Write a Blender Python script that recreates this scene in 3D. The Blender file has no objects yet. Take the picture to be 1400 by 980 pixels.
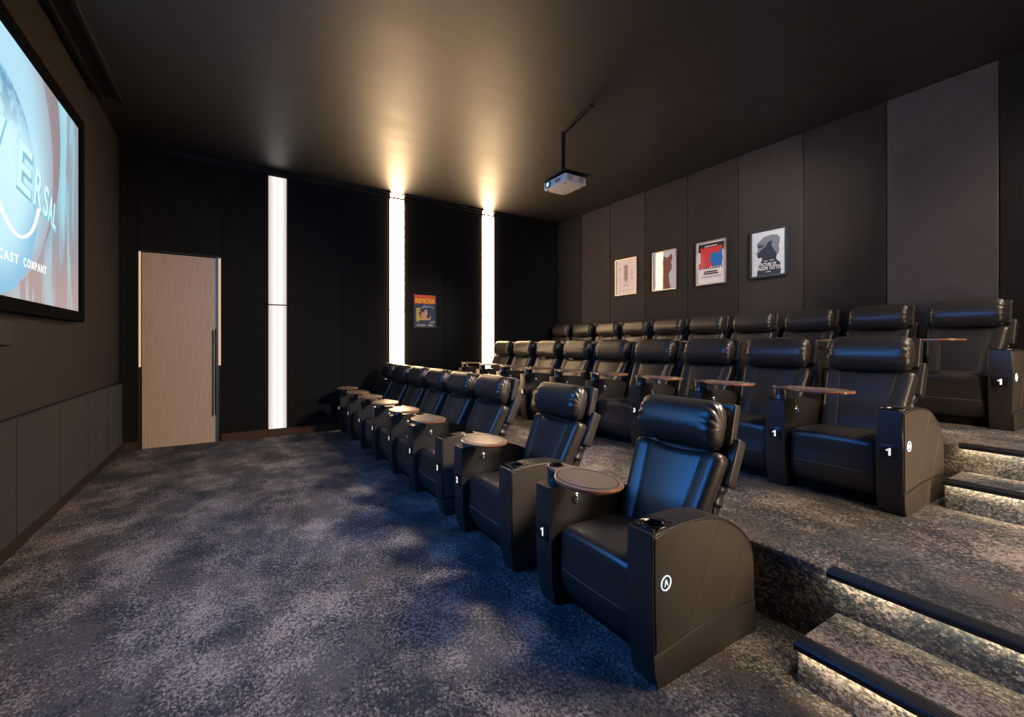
import bpy, bmesh, math, random
from mathutils import Vector, Matrix
random.seed(7)
scene = bpy.context.scene
COL = scene.collection
PI = math.pi

# ------------------------------------------------------------------ helpers
def link(o):
    COL.objects.link(o)
    return o

def mesh_from(bm, name, mat, smooth=True, angle=40):
    bmesh.ops.recalc_face_normals(bm, faces=bm.faces)
    me = bpy.data.meshes.new(name)
    bm.to_mesh(me)
    bm.free()
    mats = mat if isinstance(mat, (list, tuple)) else [mat]
    for m in mats:
        me.materials.append(m)
    if smooth:
        for p in me.polygons:
            p.use_smooth = True
        try:
            me.set_sharp_from_angle(angle=math.radians(angle))
        except Exception:
            pass
    return me

def obj(name, bm, mat, parent=None, smooth=True, angle=40):
    me = bm if isinstance(bm, bpy.types.Mesh) else mesh_from(bm, name, mat, smooth, angle)
    o = link(bpy.data.objects.new(name, me))
    if parent is not None:
        o.parent = parent
    return o

def tag(o, label=None, cat=None, group=None, kind=None):
    if label: o['label'] = label
    if cat: o['category'] = cat
    if group: o['group'] = group
    if kind: o['kind'] = kind
    return o

def thing(name, loc, rz, label, cat, group=None):
    o = link(bpy.data.objects.new(name, None))
    o.empty_display_size = .1
    o.location = loc
    o.rotation_euler = (0, 0, rz)
    return tag(o, label, cat, group)

def structure(o):
    o['kind'] = 'structure'
    return o

def part_label(o, s):
    o['label'] = s
    return o

def B():
    return bmesh.new()

def add_box(bm, x0, x1, y0, y1, z0, z1, bevel=0, seg=2):
    r = bmesh.ops.create_cube(bm, size=1)
    vs = r['verts']
    for v in vs:
        v.co = Vector((x0 + (v.co.x + .5) * (x1 - x0), y0 + (v.co.y + .5) * (y1 - y0), z0 + (v.co.z + .5) * (z1 - z0)))
    if bevel:
        es = list({e for v in vs for e in v.link_edges})
        bmesh.ops.bevel(bm, geom=es, offset=bevel, segments=seg, affect='EDGES', profile=.5)
    return bm

def rbox(c, s, r, n=10, fn=None, bm=None):
    """rounded box: centre c, half sizes s, radius r; fn(point in box frame) -> displaced point"""
    bm = bm or B()
    cache = {}
    def vert(p):
        k = tuple(round(a, 5) for a in p)
        if k in cache: return cache[k]
        q = Vector([p[i] * s[i] for i in range(3)])
        inner = Vector([max(-(s[i] - r), min(s[i] - r, q[i])) for i in range(3)])
        d = q - inner
        if d.length > 1e-9:
            q = inner + d.normalized() * r
        if fn: q = fn(q)
        v = bm.verts.new(q + Vector(c))
        cache[k] = v
        return v
    # non uniform grid: denser close to the edges
    def grid(i):
        rr = min(.98, r / s[i])
        g = [-1 + rr * (1 - math.cos(k / 4 * PI / 2)) for k in range(5)]
        m = max(1, n)
        mid = [(-1 + rr) + (2 - 2 * rr) * k / m for k in range(1, m)]
        return g + mid + [-a for a in reversed(g)]
    G = [grid(0), grid(1), grid(2)]
    for ax in range(3):
        a, b = [i for i in range(3) if i != ax]
        for sg in (-1, 1):
            for i in range(len(G[a]) - 1):
                for j in range(len(G[b]) - 1):
                    ps = []
                    for (ii, jj) in ((i, j), (i + 1, j), (i + 1, j + 1), (i, j + 1)):
                        p = [0, 0, 0]; p[ax] = sg; p[a] = G[a][ii]; p[b] = G[b][jj]
                        ps.append(vert(p))
                    if len(set(ps)) >= 3:
                        try: bm.faces.new(list(dict.fromkeys(ps)))
                        except ValueError: pass
    return bm

def add_tube(bm, pts, r, n=8, closed=False):
    pts = [Vector(p) for p in pts]
    m = len(pts)
    rings = []
    for i, p in enumerate(pts):
        if closed:
            t = (pts[(i + 1) % m] - pts[i - 1]).normalized()
        else:
            t = (pts[min(i + 1, m - 1)] - pts[max(i - 1, 0)]).normalized()
        a = Vector((0, 0, 1)) if abs(t.z) < .9 else Vector((0, 1, 0))
        u = t.cross(a).normalized(); w = t.cross(u)
        rings.append([bm.verts.new(p + (u * math.cos(2 * PI * k / n) + w * math.sin(2 * PI * k / n)) * r) for k in range(n)])
    for i in range(m if closed else m - 1):
        A, C = rings[i], rings[(i + 1) % m]
        for k in range(n):
            bm.faces.new((A[k], A[(k + 1) % n], C[(k + 1) % n], C[k]))
    if not closed:
        bm.faces.new(list(reversed(rings[0]))); bm.faces.new(rings[-1])
    return bm

def add_lathe(bm, prof, c=(0, 0, 0), axis='z', n=32):
    """prof: list of (radius, height) ; closed at both ends when radius is 0"""
    c = Vector(c)
    def P(r, h, a):
        if axis == 'z': return c + Vector((r * math.cos(a), r * math.sin(a), h))
        if axis == 'y': return c + Vector((r * math.cos(a), h, r * math.sin(a)))
        return c + Vector((h, r * math.cos(a), r * math.sin(a)))
    rings = []
    for (r, h) in prof:
        if r < 1e-6: rings.append([bm.verts.new(P(0, h, 0))])
        else: rings.append([bm.verts.new(P(r, h, 2 * PI * k / n)) for k in range(n)])
    for A, C in zip(rings, rings[1:]):
        for k in range(n):
            q = [A[k % len(A)], A[(k + 1) % len(A)], C[(k + 1) % len(C)], C[k % len(C)]]
            q = list(dict.fromkeys(q))
            if len(q) >= 3:
                try: bm.faces.new(q)
                except ValueError: pass
    return bm

def add_prism(bm, prof, a0, a1, plane='xz', bevel=0, seg=3):
    """polygon extruded along the missing axis"""
    def P(p, a):
        if plane == 'xz': return Vector((p[0], a, p[1]))
        if plane == 'xy': return Vector((p[0], p[1], a))
        return Vector((a, p[0], p[1]))
    A = [bm.verts.new(P(p, a0)) for p in prof]
    C = [bm.verts.new(P(p, a1)) for p in prof]
    n = len(prof)
    f0 = bm.faces.new(A); f1 = bm.faces.new(list(reversed(C)))
    for i in range(n):
        bm.faces.new((A[i], C[i], C[(i + 1) % n], A[(i + 1) % n]))
    if bevel:
        es = list(f0.edges) + list(f1.edges)
        bmesh.ops.bevel(bm, geom=es, offset=bevel, segments=seg, affect='EDGES', profile=.5)
    return bm

def smooth_curve(pts, sub=6, closed=False):
    out = []
    n = len(pts)
    rng = range(n) if closed else range(n - 1)
    for i in rng:
        if closed: p = [pts[(i + k - 1) % n] for k in range(4)]
        else: p = [pts[max(i - 1, 0)], pts[i], pts[i + 1], pts[min(i + 2, n - 1)]]
        for k in range(sub):
            t = k / sub
            out.append(tuple(.5 * ((2 * p[1][d]) + (-p[0][d] + p[2][d]) * t + (2 * p[0][d] - 5 * p[1][d] + 4 * p[2][d] - p[3][d]) * t * t + (-p[0][d] + 3 * p[1][d] - 3 * p[2][d] + p[3][d]) * t ** 3) for d in range(len(pts[0]))))
    if not closed: out.append(tuple(pts[-1]))
    return out

def text_bm(s, size, bold=.0, extrude=.0015, spacing=1.0):
    cu = bpy.data.curves.new('lettering', 'FONT')
    cu.body = s; cu.size = size; cu.extrude = extrude; cu.offset = bold
    cu.align_x = 'CENTER'; cu.align_y = 'CENTER'; cu.space_character = spacing
    cu.resolution_u = 3
    o = link(bpy.data.objects.new('lettering', cu))
    dg = bpy.context.evaluated_depsgraph_get(); dg.update()
    me = bpy.data.meshes.new_from_object(o.evaluated_get(dg))
    bm = B(); bm.from_mesh(me)
    bpy.data.objects.remove(o); bpy.data.curves.remove(cu); bpy.data.meshes.remove(me)
    return bm

def fit_text(bm, w=None, h=None):
    xs = [v.co.x for v in bm.verts]; ys = [v.co.y for v in bm.verts]
    cx, cy = (min(xs) + max(xs)) / 2, (min(ys) + max(ys)) / 2
    sx = w / (max(xs) - min(xs)) if w else None
    sy = h / (max(ys) - min(ys)) if h else None
    sx = sx or sy; sy = sy or sx
    for v in bm.verts:
        v.co.x = (v.co.x - cx) * sx; v.co.y = (v.co.y - cy) * sy
    return bm

def xform(bm, M):
    bmesh.ops.transform(bm, matrix=M, verts=bm.verts)
    return bm

def basis(right, up, origin):
    r, u = Vector(right), Vector(up); n = r.cross(u)
    M = Matrix((r, u, n)).transposed().to_4x4()
    M.translation = Vector(origin)
    return M

def boolean_diff(me, cutter_bm):
    a = link(bpy.data.objects.new('tmp_a', me))
    cm = bpy.data.meshes.new('tmp_c'); bmesh.ops.recalc_face_normals(cutter_bm, faces=cutter_bm.faces)
    cutter_bm.to_mesh(cm); cutter_bm.free()
    c = link(bpy.data.objects.new('tmp_c', cm))
    md = a.modifiers.new('b', 'BOOLEAN'); md.operation = 'DIFFERENCE'; md.object = c; md.solver = 'EXACT'
    dg = bpy.context.evaluated_depsgraph_get(); dg.update()
    out = bpy.data.meshes.new_from_object(a.evaluated_get(dg))
    out.name = me.name + '_cut'
    bpy.data.objects.remove(a); bpy.data.objects.remove(c)
    for p in out.polygons: p.use_smooth = True
    try: out.set_sharp_from_angle(angle=math.radians(40))
    except Exception: pass
    return out

# ------------------------------------------------------------------ materials
def mat(name, color, rough=.5, metal=0, spec=.5, bump=None, coat=0, sheen=0, emit=None, estr=0):
    m = bpy.data.materials.new(name); m.use_nodes = True
    nt = m.node_tree; b = nt.nodes['Principled BSDF']
    b.inputs['Base Color'].default_value = (*color, 1)
    b.inputs['Roughness'].default_value = rough
    b.inputs['Metallic'].default_value = metal
    b.inputs['Specular IOR Level'].default_value = spec
    if coat: b.inputs['Coat Weight'].default_value = coat; b.inputs['Coat Roughness'].default_value = .08
    if sheen: b.inputs['Sheen Weight'].default_value = sheen; b.inputs['Sheen Roughness'].default_value = .5
    if emit:
        b.inputs['Emission Color'].default_value = (*emit, 1); b.inputs['Emission Strength'].default_value = estr
    if bump:
        sc, st, dist = bump
        tc = nt.nodes.new('ShaderNodeTexCoord'); n = nt.nodes.new('ShaderNodeTexNoise'); bp = nt.nodes.new('ShaderNodeBump')
        n.inputs['Scale'].default_value = sc; n.inputs['Detail'].default_value = 4
        bp.inputs['Strength'].default_value = st; bp.inputs['Distance'].default_value = dist
        nt.links.new(tc.outputs['Object'], n.inputs['Vector']); nt.links.new(n.outputs['Fac'], bp.inputs['Height'])
        nt.links.new(bp.outputs['Normal'], b.inputs['Normal'])
    return m

def node_kit(m):
    nt = m.node_tree
    def N(t, **kw):
        n = nt.nodes.new(t)
        for k, v in kw.items():
            if k in n.inputs: n.inputs[k].default_value = v
            else: setattr(n, k, v)
        return n
    def L(a, b): nt.links.new(a, b)
    def M(op, a, b=None, c=None, clamp=False):
        n = nt.nodes.new('ShaderNodeMath'); n.operation = op; n.use_clamp = clamp
        for i, v in enumerate((a, b, c)):
            if v is None: continue
            if isinstance(v, (int, float)): n.inputs[i].default_value = v
            else: L(v, n.inputs[i])
        return n.outputs[0]
    def MIX(f, a, b):
        n = nt.nodes.new('ShaderNodeMix'); n.data_type = 'RGBA'
        for s, v in ((0, f), (6, a), (7, b)):
            if isinstance(v, (int, float)): n.inputs[s].default_value = v
            elif isinstance(v, tuple): n.inputs[s].default_value = (*v, 1)
            else: L(v, n.inputs[s])
        return n.outputs[2]
    return nt, N, L, M, MIX

LEATHER = mat('black_leather', (.026, .024, .0225), .37, spec=.7, bump=(260, .12, .002))
PIPING = mat('leather_piping', (.03, .028, .027), .42)
THREAD = mat('seam_thread', (.26, .23, .20), .7)
DARKP = mat('black_plastic', (.012, .012, .013), .35)
BASEM = mat('black_base_fabric', (.008, .008, .008), .9, spec=.2)
CUPM = mat('cup_black_gloss', (.01, .01, .011), .18)
PLATE = mat('number_plate_black', (.012, .010, .012), .3)
DIGIT = mat('backlit_digit_white', (.8, .8, .8), .5, emit=(1, .97, .95), estr=.75)
LOGO = mat('backlit_emblem_white', (.8, .8, .8), .5, emit=(.72, .93, 1), estr=1.15)
CHROME = mat('brushed_chrome', (.45, .45, .46), .25, metal=1)
BTN = mat('button_blue_light', (.1, .2, .4), .3, emit=(.35, .6, 1), estr=.35)
TRAYTOP = mat('taupe_tray_top', (.16, .125, .10), .38, bump=(120, .08, .001))
TRAYINLAY = mat('taupe_tray_inlay', (.15, .118, .096), .33)
COPPER = mat('copper_wood_edge', (.26, .10, .045), .3, coat=.4)
NOSING = mat('ribbed_black_nosing', (.012, .013, .015), .42)
BLACKP = mat('black_fabric_panel', (.012, .0115, .0115), .9, spec=.12, sheen=.04)
BLACKM = mat('matt_black_metal', (.008, .008, .008), .5, spec=.35)
SCRFRAME = mat('black_velvet_frame', (.003, .003, .004), .9, spec=.05)
BRONZE = mat('bronze_skirting', (.11, .062, .036), .38, metal=.5)
PLASTER = mat('taupe_plaster', (.038, .032, .029), .85, spec=.2, bump=(40, .05, .003))
SPEAKER = mat('grey_speaker_cloth', (.052, .046, .043), .9, spec=.2, bump=(600, .2, .001))
ALU = mat('silver_frame', (.5, .46, .43), .35, metal=.8)
DKFRAME = mat('dark_frame', (.03, .034, .042), .4)
PROJ = mat('white_projector_plastic', (.72, .68, .65), .4)
VENT = mat('grey_vent', (.2, .19, .18), .5)
LENS = mat('lit_blue_lens', (.02, .08, .12), .08, emit=(.1, .55, .8), estr=.9)
LENSC = mat('lens_hot_core', (.5, .8, 1), .1, emit=(.6, .95, 1), estr=4)
EDGEM = mat('steel_door_edge', (.16, .30, .36), .3, metal=.8)

def m_carpet():
    m = mat('speckled_carpet', (.1, .1, .1), .95, spec=.12)
    nt, N, L, M, MIX = node_kit(m); b = nt.nodes['Principled BSDF']
    geo = N('ShaderNodeNewGeometry')
    def noise(scale, det, rough, loc, sc=(1.1, .8, 1.1), dist=0.0):
        mp = N('ShaderNodeMapping'); mp.inputs['Scale'].default_value = sc; mp.inputs['Location'].default_value = loc
        L(geo.outputs['Position'], mp.inputs['Vector'])
        n = N('ShaderNodeTexNoise', Scale=scale, Detail=det, Roughness=rough, Distortion=dist); L(mp.outputs[0], n.inputs['Vector'])
        return n.outputs['Fac']
    def mask(v, a, w):
        n = N('ShaderNodeMapRange'); n.inputs[1].default_value = a; n.inputs[2].default_value = a + w; n.inputs[3].default_value = 0; n.inputs[4].default_value = 1
        L(v, n.inputs[0]); return n.outputs[0]
    big1, big2, big3 = noise(2.3, 8.0, .68, (0, 0, 0)), noise(2.6, 8.0, .7, (5, 9, 2)), noise(1.5, 5.0, .6, (11, 3, 7))
    f1, f2 = noise(58.0, 5.0, .8, (2, 1, 4)), noise(70.0, 5.0, .8, (8, 5, 1))
    base = MIX(mask(big3, .40, .2), (.085, .074, .069), (.095, .097, .108))
    dark = mask(M('ADD', M('MULTIPLY', big1, .75), M('MULTIPLY', f1, 1.1)), .925, .07)
    light = mask(M('ADD', M('MULTIPLY', big2, .75), M('MULTIPLY', f2, 1.1)), .928, .085)
    col = MIX(M('MULTIPLY', light, .9), base, (.36, .318, .30))
    col = MIX(M('MULTIPLY', dark, .9), col, (.020, .032, .047))
    L(col, b.inputs['Base Color'])
    pile = N('ShaderNodeTexNoise', Scale=260.0, Detail=2.0); L(geo.outputs['Position'], pile.inputs['Vector'])
    bp = N('ShaderNodeBump', Strength=.5, Distance=.004); L(pile.outputs['Fac'], bp.inputs['Height']); L(bp.outputs[0], b.inputs['Normal'])
    return m
CARPET = m_carpet()

def m_velvet(name, c0, c1, rough=.85):
    m = mat(name, c0, rough, spec=.15, sheen=.12)
    nt, N, L, M, MIX = node_kit(m); b = nt.nodes['Principled BSDF']
    geo = N('ShaderNodeNewGeometry')
    n = N('ShaderNodeTexNoise', Scale=1.6, Detail=7.0, Roughness=.6, Distortion=.8); L(geo.outputs['Position'], n.inputs['Vector'])
    n2 = N('ShaderNodeTexNoise', Scale=90.0, Detail=2.0); L(geo.outputs['Position'], n2.inputs['Vector'])
    f = M('ADD', M('MULTIPLY', n.outputs['Fac'], 1.2), M('MULTIPLY', n2.outputs['Fac'], .35))
    f = M('SUBTRACT', f, .25, clamp=True)
    L(MIX(f, c0, c1), b.inputs['Base Color'])
    return m
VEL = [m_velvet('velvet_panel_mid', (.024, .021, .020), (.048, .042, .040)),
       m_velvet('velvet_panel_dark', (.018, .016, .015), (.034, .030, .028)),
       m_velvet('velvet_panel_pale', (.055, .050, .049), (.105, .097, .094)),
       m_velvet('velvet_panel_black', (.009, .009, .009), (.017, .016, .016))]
WAINS = m_velvet('wainscot_grey_green', (.018, .019, .017), (.030, .030, .027))

def m_ceiling():
    m = mat('satin_dark_ceiling', (.006, .0055, .005), .5, spec=1.0)
    nt, N, L, M, MIX = node_kit(m); b = nt.nodes['Principled BSDF']; b.inputs['IOR'].default_value = 1.62
    geo = N('ShaderNodeNewGeometry'); mp = N('ShaderNodeMapping'); mp.inputs['Scale'].default_value = (.5, 3.0, 1)
    L(geo.outputs['Position'], mp.inputs['Vector'])
    n = N('ShaderNodeTexNoise', Scale=3.0, Detail=5.0, Roughness=.6); L(mp.outputs[0], n.inputs['Vector'])
    L(M('MULTIPLY_ADD', n.outputs['Fac'], .16, .40), b.inputs['Roughness'])
    bp = N('ShaderNodeBump', Strength=.12, Distance=.01); L(n.outputs['Fac'], bp.inputs['Height']); L(bp.outputs[0], b.inputs['Normal'])
    return m
CEIL = m_ceiling()

def m_oak():
    m = mat('pale_oak_veneer', (.5, .35, .24), .5)
    nt, N, L, M, MIX = node_kit(m); b = nt.nodes['Principled BSDF']
    tc = N('ShaderNodeTexCoord'); mp = N('ShaderNodeMapping'); mp.inputs['Scale'].default_value = (60, 60, 1.6)
    L(tc.outputs['Object'], mp.inputs['Vector'])
    n = N('ShaderNodeTexNoise', Scale=1.6, Detail=6.0, Roughness=.65); L(mp.outputs[0], n.inputs['Vector'])
    cr = N('ShaderNodeValToRGB'); L(n.outputs['Fac'], cr.inputs[0])
    cr.color_ramp.elements[0].position = .3; cr.color_ramp.elements[0].color = (.50, .36, .26, 1)
    cr.color_ramp.elements[1].position = .7; cr.color_ramp.elements[1].color = (.70, .53, .40, 1)
    L(cr.outputs[0], b.inputs['Base Color'])
    return m
OAK = m_oak()

def emitter(name, color, strength):
    m = bpy.data.materials.new(name); m.use_nodes = True
    nt = m.node_tree; nt.nodes.clear()
    e = nt.nodes.new('ShaderNodeEmission'); o = nt.nodes.new('ShaderNodeOutputMaterial')
    e.inputs[0].default_value = (*color, 1); e.inputs[1].default_value = strength
    nt.links.new(e.outputs[0], o.inputs[0])
    return m

def m_diffuser(name, edge, core, s_edge, s_core):
    """opal diffuser with two tubes behind it: brighter along two lines"""
    m = bpy.data.materials.new(name); m.use_nodes = True
    m.node_tree.nodes.clear()
    nt, N, L, M, MIX = node_kit(m)
    tc = N('ShaderNodeTexCoord'); sp = N('ShaderNodeSeparateXYZ'); L(tc.outputs['Object'], sp.inputs[0])
    a = M('ABSOLUTE', M('SUBTRACT', M('ABSOLUTE', sp.outputs[0]), .035))
    f = M('SUBTRACT', 1, M('MULTIPLY', a, 12), clamp=True)
    col = MIX(f, edge, core); st = M('MULTIPLY_ADD', f, s_core - s_edge, s_edge)
    e = N('ShaderNodeEmission'); o = N('ShaderNodeOutputMaterial')
    L(col, e.inputs[0]); L(st, e.inputs[1]); L(e.outputs[0], o.inputs[0])
    return m
K = dict(cool=.9, warm=30.0, near=36.0, step=95.0, blue=19.0, key=1600.0, row=300.0, poster=520.0, small=1300.0)
DIF_COOL = m_diffuser('opal_diffuser_dim', (.92, .80, .72), (1, .97, .95), .78 * K['cool'], 1.3 * K['cool'])
DIF_WARM = m_diffuser('opal_diffuser_warm', (1, .64, .34), (1, .68, .38), .9 * K['warm'], K['warm'])
DIF_ADDED = m_diffuser('opal_diffuser_near', (1, .70, .44), (1, .74, .48), .9 * K['near'], K['near'])
STEPLED = emitter('step_led_warm', (1, .80, .47), K['step'])
SIDELIT = emitter('lit_corridor_glass', (1, .62, .36), .75)
GLASS = None
def m_glass():
    m = bpy.data.materials.new('picture_glass'); m.use_nodes = True
    m.node_tree.nodes.clear()
    nt, N, L, M, MIX = node_kit(m)
    t = N('ShaderNodeBsdfTransparent'); g = N('ShaderNodeBsdfGlossy', Roughness=.03)
    geo = N('ShaderNodeNewGeometry'); dp = N('ShaderNodeVectorMath', operation='DOT_PRODUCT')
    L(geo.outputs['Normal'], dp.inputs[0]); L(geo.outputs['Incoming'], dp.inputs[1])
    c = M('SUBTRACT', 1, M('ABSOLUTE', dp.outputs['Value']))
    fr = M('MULTIPLY_ADD', M('POWER', c, 5), .94, .055)          # same reflectance from either side of the pane
    mx = N('ShaderNodeMixShader'); o = N('ShaderNodeOutputMaterial')
    L(fr, mx.inputs[0]); L(t.outputs[0], mx.inputs[1]); L(g.outputs[0], mx.inputs[2]); L(mx.outputs[0], o.inputs[0])
    return m
GLASS = m_glass()

# ------------------------------------------------------------------ room shell
XL, XB, YN, HC = -1.27, 6.06, -1.0, 4.07
YF0, YF1 = 7.60, 7.76
RF = math.atan2(YF1 - YF0, XB - XL)          # the door wall is very slightly out of square
def wy(x): return YF0 + (x - XL) * math.tan(RF)
Z1, Z2 = .36, .72
P1X, P2X, STY = 2.33, 4.20, .92              # tier edges, left end of the steps

bm = B(); add_box(bm, XL - .1, P1X + .05, YN - .1, 7.75, -.12, 0)
FLOOR = structure(obj('floor', bm, CARPET, smooth=False))
def tier(x0, x1, z0, z1, yf):
    bm = B()
    prof = [(x0 + .0, z0), (x0, z1 - .02), (x0 + .006, z1 - .006), (x0 + .02, z1), (x1, z1), (x1, z0)]
    add_prism(bm, prof, YN - .1, yf, 'xz')
    return structure(obj('floor', bm, CARPET, smooth=False))
T1 = tier(P1X, P2X + .05, -.12, Z1, 7.78)
T2 = tier(P2X, XB + .1, -.12, Z2, 7.86)
bm = B(); add_box(bm, XL - .1, XB + .1, YN - .1, 7.9, HC, HC + .1)
CEILO = structure(obj('ceiling', bm, CEIL, smooth=False))
bm = B(); add_box(bm, XL - .12, XL, YN - .1, 7.75, -.12, HC)
structure(obj('wall_left', bm, PLASTER, smooth=False))
bm = B(); add_box(bm, XB + .02, XB + .14, YN - .1, 7.9, 0, HC)
WB = structure(obj('wall_right', bm, BLACKP, smooth=False))
bm = B(); add_box(bm, XL - .1, XB + .1, YN - .12, YN, -.12, HC)
structure(obj('wall_near', bm, BLACKP, smooth=False))
# back wall velvet panels
eds = [7.765, 6.955, 6.138, 5.288, 4.437, 3.611, 2.762, 1.922, 1.078, .25, -.6, -1.0]
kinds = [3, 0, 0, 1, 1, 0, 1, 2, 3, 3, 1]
for (a, b), k in zip(zip(eds, eds[1:]), kinds):
    bm = B(); add_box(bm, XB, XB + .03, b + .004, a - .004, Z2, HC - .002, .006, 1)
    obj('panel', bm, VEL[k], WB)

# far wall: one object turned by RF about its left corner; local x runs along the wall, the room is at -y
WF = link(bpy.data.objects.new('wall_far', None)); WF.location = (XL, YF0, 0); WF.rotation_euler = (0, 0, RF)
structure(WF); WF.empty_display_size = .1
def far(name, loc_x, z, label, cat, group=None):
    o = thing(name, (loc_x, wy(loc_x), z), RF, label, cat, group)
    return o
def lx(X): return (X - XL) / math.cos(RF)
bm = B(); add_box(bm, lx(-.155), lx(XB + .2), .02, .16, -.1, HC); add_box(bm, -.1, lx(-1.09), .02, .16, -.1, HC)
add_box(bm, lx(-1.09), lx(-.155), .02, .16, 2.67, HC)
obj('backing', bm, BLACKM, WF, smooth=False)
SX = [.56, 2.43, 4.285]; SW = .128
edges = [(-1.27, -1.09, 0), (-1.09, -.155, 2.67), (-.155, SX[0] - SW, 0), (SX[0] + SW, 1.5, 0), (1.5, SX[1] - SW, 0), (SX[1] + SW, 3.35, 0),
         (3.35, SX[2] - SW, 0), (SX[2] + SW, 5.1, 0), (5.1, XB, 0)]
for a, b, z0 in edges:
    bm = B(); add_box(bm, lx(a) + .003, lx(b) - .003, 0, .03, max(z0, .115 if b < 1.6 else 0), 3.985, .005, 1)
    obj('panel', bm, BLACKP, WF)
bm = B(); add_box(bm, lx(-1.27), lx(-1.09), -.012, .02, 0, .115); add_box(bm, lx(-.155), lx(SX[0] - SW), -.012, .02, 0, .115)
add_box(bm, lx(SX[0] + SW), lx(P1X), -.012, .02, 0, .115)
o = obj('baseboard_far', bm, BRONZE, smooth=False); o.location = WF.location; o.rotation_euler = WF.rotation_euler; structure(o)
# dark rail under the ceiling on the far wall
bm = B()
for a, b in ((1.55, SX[1] - SW), (SX[1] + SW, SX[2] - SW), (SX[2] + SW, XB)):
    add_box(bm, lx(a), lx(b), -.05, .02, 4.03, HC, .004, 1); add_box(bm, lx(a), lx(b), -.02, .02, 3.985, 4.015, .004, 1)
o = obj('trim_1', bm, BLACKM, smooth=False); o.location = WF.location; o.rotation_euler = WF.rotation_euler; structure(o)
# left wall: wainscot panels, cap, skirting, ceiling track
ws = structure(link(bpy.data.objects.new('wall_left_wainscot', None)))
ws.name = 'wall_left_lower'
we = [7.60, 6.826, 6.005, 5.156, 4.289, 3.44, 2.59, 1.74, .89, .04, -1.0]
for a, b in zip(we, we[1:]):
    bm = B(); add_box(bm, XL, XL + .03, b + .004, a - .004, .10, .90, .006, 1)
    obj('panel', bm, WAINS, ws)
bm = B(); add_box(bm, XL, XL + .034, YN, 7.6, .90, .912)
obj('cap', bm, BLACKM, ws, smooth=False)
bm = B(); add_box(bm, XL, XL + .02, YN, 7.6, 0, .10)
structure(obj('baseboard_left', bm, mat('dark_bronze_skirting', (.035, .024, .019), .45, metal=.3), smooth=False))
bm = B(); add_box(bm, -1.22, -1.18, .2, 6.3, 4.0, HC, .003, 1); add_box(bm, -1.06, -1.02, .2, 6.3, 4.0, HC, .003, 1); add_box(bm, -1.18, -1.06, .2, 6.3, 4.04, HC)
structure(obj('trim_2', bm, BLACKM, smooth=False))

# ------------------------------------------------------------------ door
dr = structure(link(bpy.data.objects.new('door_1', None))); dr.location = (-1.09, wy(-1.09), 0); dr.rotation_euler = (0, 0, RF)
DW = .935
bm = B(); add_box(bm, .045, DW - .075, .0, .05, .006, 2.635, .003, 1); part_label(obj('leaf', bm, OAK, dr), 'pale oak door leaf')
bm = B(); add_box(bm, DW - .075, DW - .040, .002, .05, .006, 2.645, .002, 1); part_label(obj('edge_strip', bm, EDGEM, dr), 'blue-grey steel edge of the door')
bm = B(); add_box(bm, 0, .010, -.006, .09, 0, 2.66); add_box(bm, DW - .010, DW, -.006, .09, 0, 2.66); add_box(bm, 0, DW, -.006, .09, 2.645, 2.67)
add_box(bm, .036, .045, .012, .06, 0, 2.645)
obj('frame', bm, BLACKM, dr, smooth=False)
for x0, x1 in ((.010, .036), (DW - .040, DW - .010)):
    bm = B(); add_box(bm, x0, x1, .03, .04, 1.1, 2.645); o = obj('sidelight', bm, SIDELIT, dr, smooth=False); part_label(o, 'narrow strip of lit glass beside the door')
    bm = B(); add_box(bm, x0, x1, .026, .04, 0, 1.1); obj('lower_strip', bm, BRONZE, dr, smooth=False)
bm = B(); add_box(bm, DW - .083, DW - .064, -.07, -.048, .40, 1.62, .004, 2)
for z in (.55, 1.01, 1.47): add_lathe(bm, [(0, -.055), (.008, -.055), (.008, .003), (0, .003)], (DW - .075, 0, z), 'y', 12)
part_label(obj('handle', bm, BLACKM, dr), 'tall black bar handle')

# ------------------------------------------------------------------ wall lights
def wall_light(x, y, rz, dif, label, group, top=3.955, slot=True):
    t = thing('wall_light', (x, y, 0), rz, label, 'wall light', group)
    w = SW - .004
    bm = B(); add_box(bm, -w, w, -.018, .03, .0, .118, .003, 1); part_label(obj('base_box', bm, BRONZE, t), 'bronze base box')
    for z0, z1 in ((.12, min(1.995, top - 1)), (min(2.015, top - .98), top)):
        bm = B(); add_box(bm, -w + .002, w - .002, -.02, .02, z0, z1, .004, 1)
        part_label(obj('diffuser', bm, dif, t), 'glowing opal diffuser')
    bm = B(); add_box(bm, -w, w, -.022, .02, min(1.996, top - .999), min(2.014, top - .981), .002, 1); obj('divider', bm, BRONZE, t)
    bm = B(); add_box(bm, -w, w, -.024, .02, top + .001, top + .03, .002, 1); obj('cap', bm, BRONZE, t)
    # upper slot that washes the ceiling
    if not slot: return t
    bm = B(); add_box(bm, -w + .01, w - .01, -.012, .02, 3.99, 4.05); obj('top_diffuser', bm, dif, t, smooth=False)
    return t
G = 'full-height light strips on the door wall'
wall_light(SX[0], wy(SX[0]), RF, DIF_COOL, 'tall dim white light strip on the black wall, nearest the oak door', G, slot=False)
wall_light(SX[1], wy(SX[1]), RF, DIF_WARM, 'tall bright warm light strip just left of the small poster on the black wall', G)
wall_light(SX[2], wy(SX[2]), RF, DIF_WARM, 'tall bright warm light strip right of the small poster, behind the middle row', G)
for i, x in enumerate((3.5,)):  # unseen strip behind the camera, added to light the chair sides
    wall_light(x, YN, PI, DIF_ADDED, ['tall warm light strip on the near wall, beside the lower steps', 'tall warm light strip on the near wall, beside the upper steps'][i], 'light strips on the wall behind the camera', 2.5, False)

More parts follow.
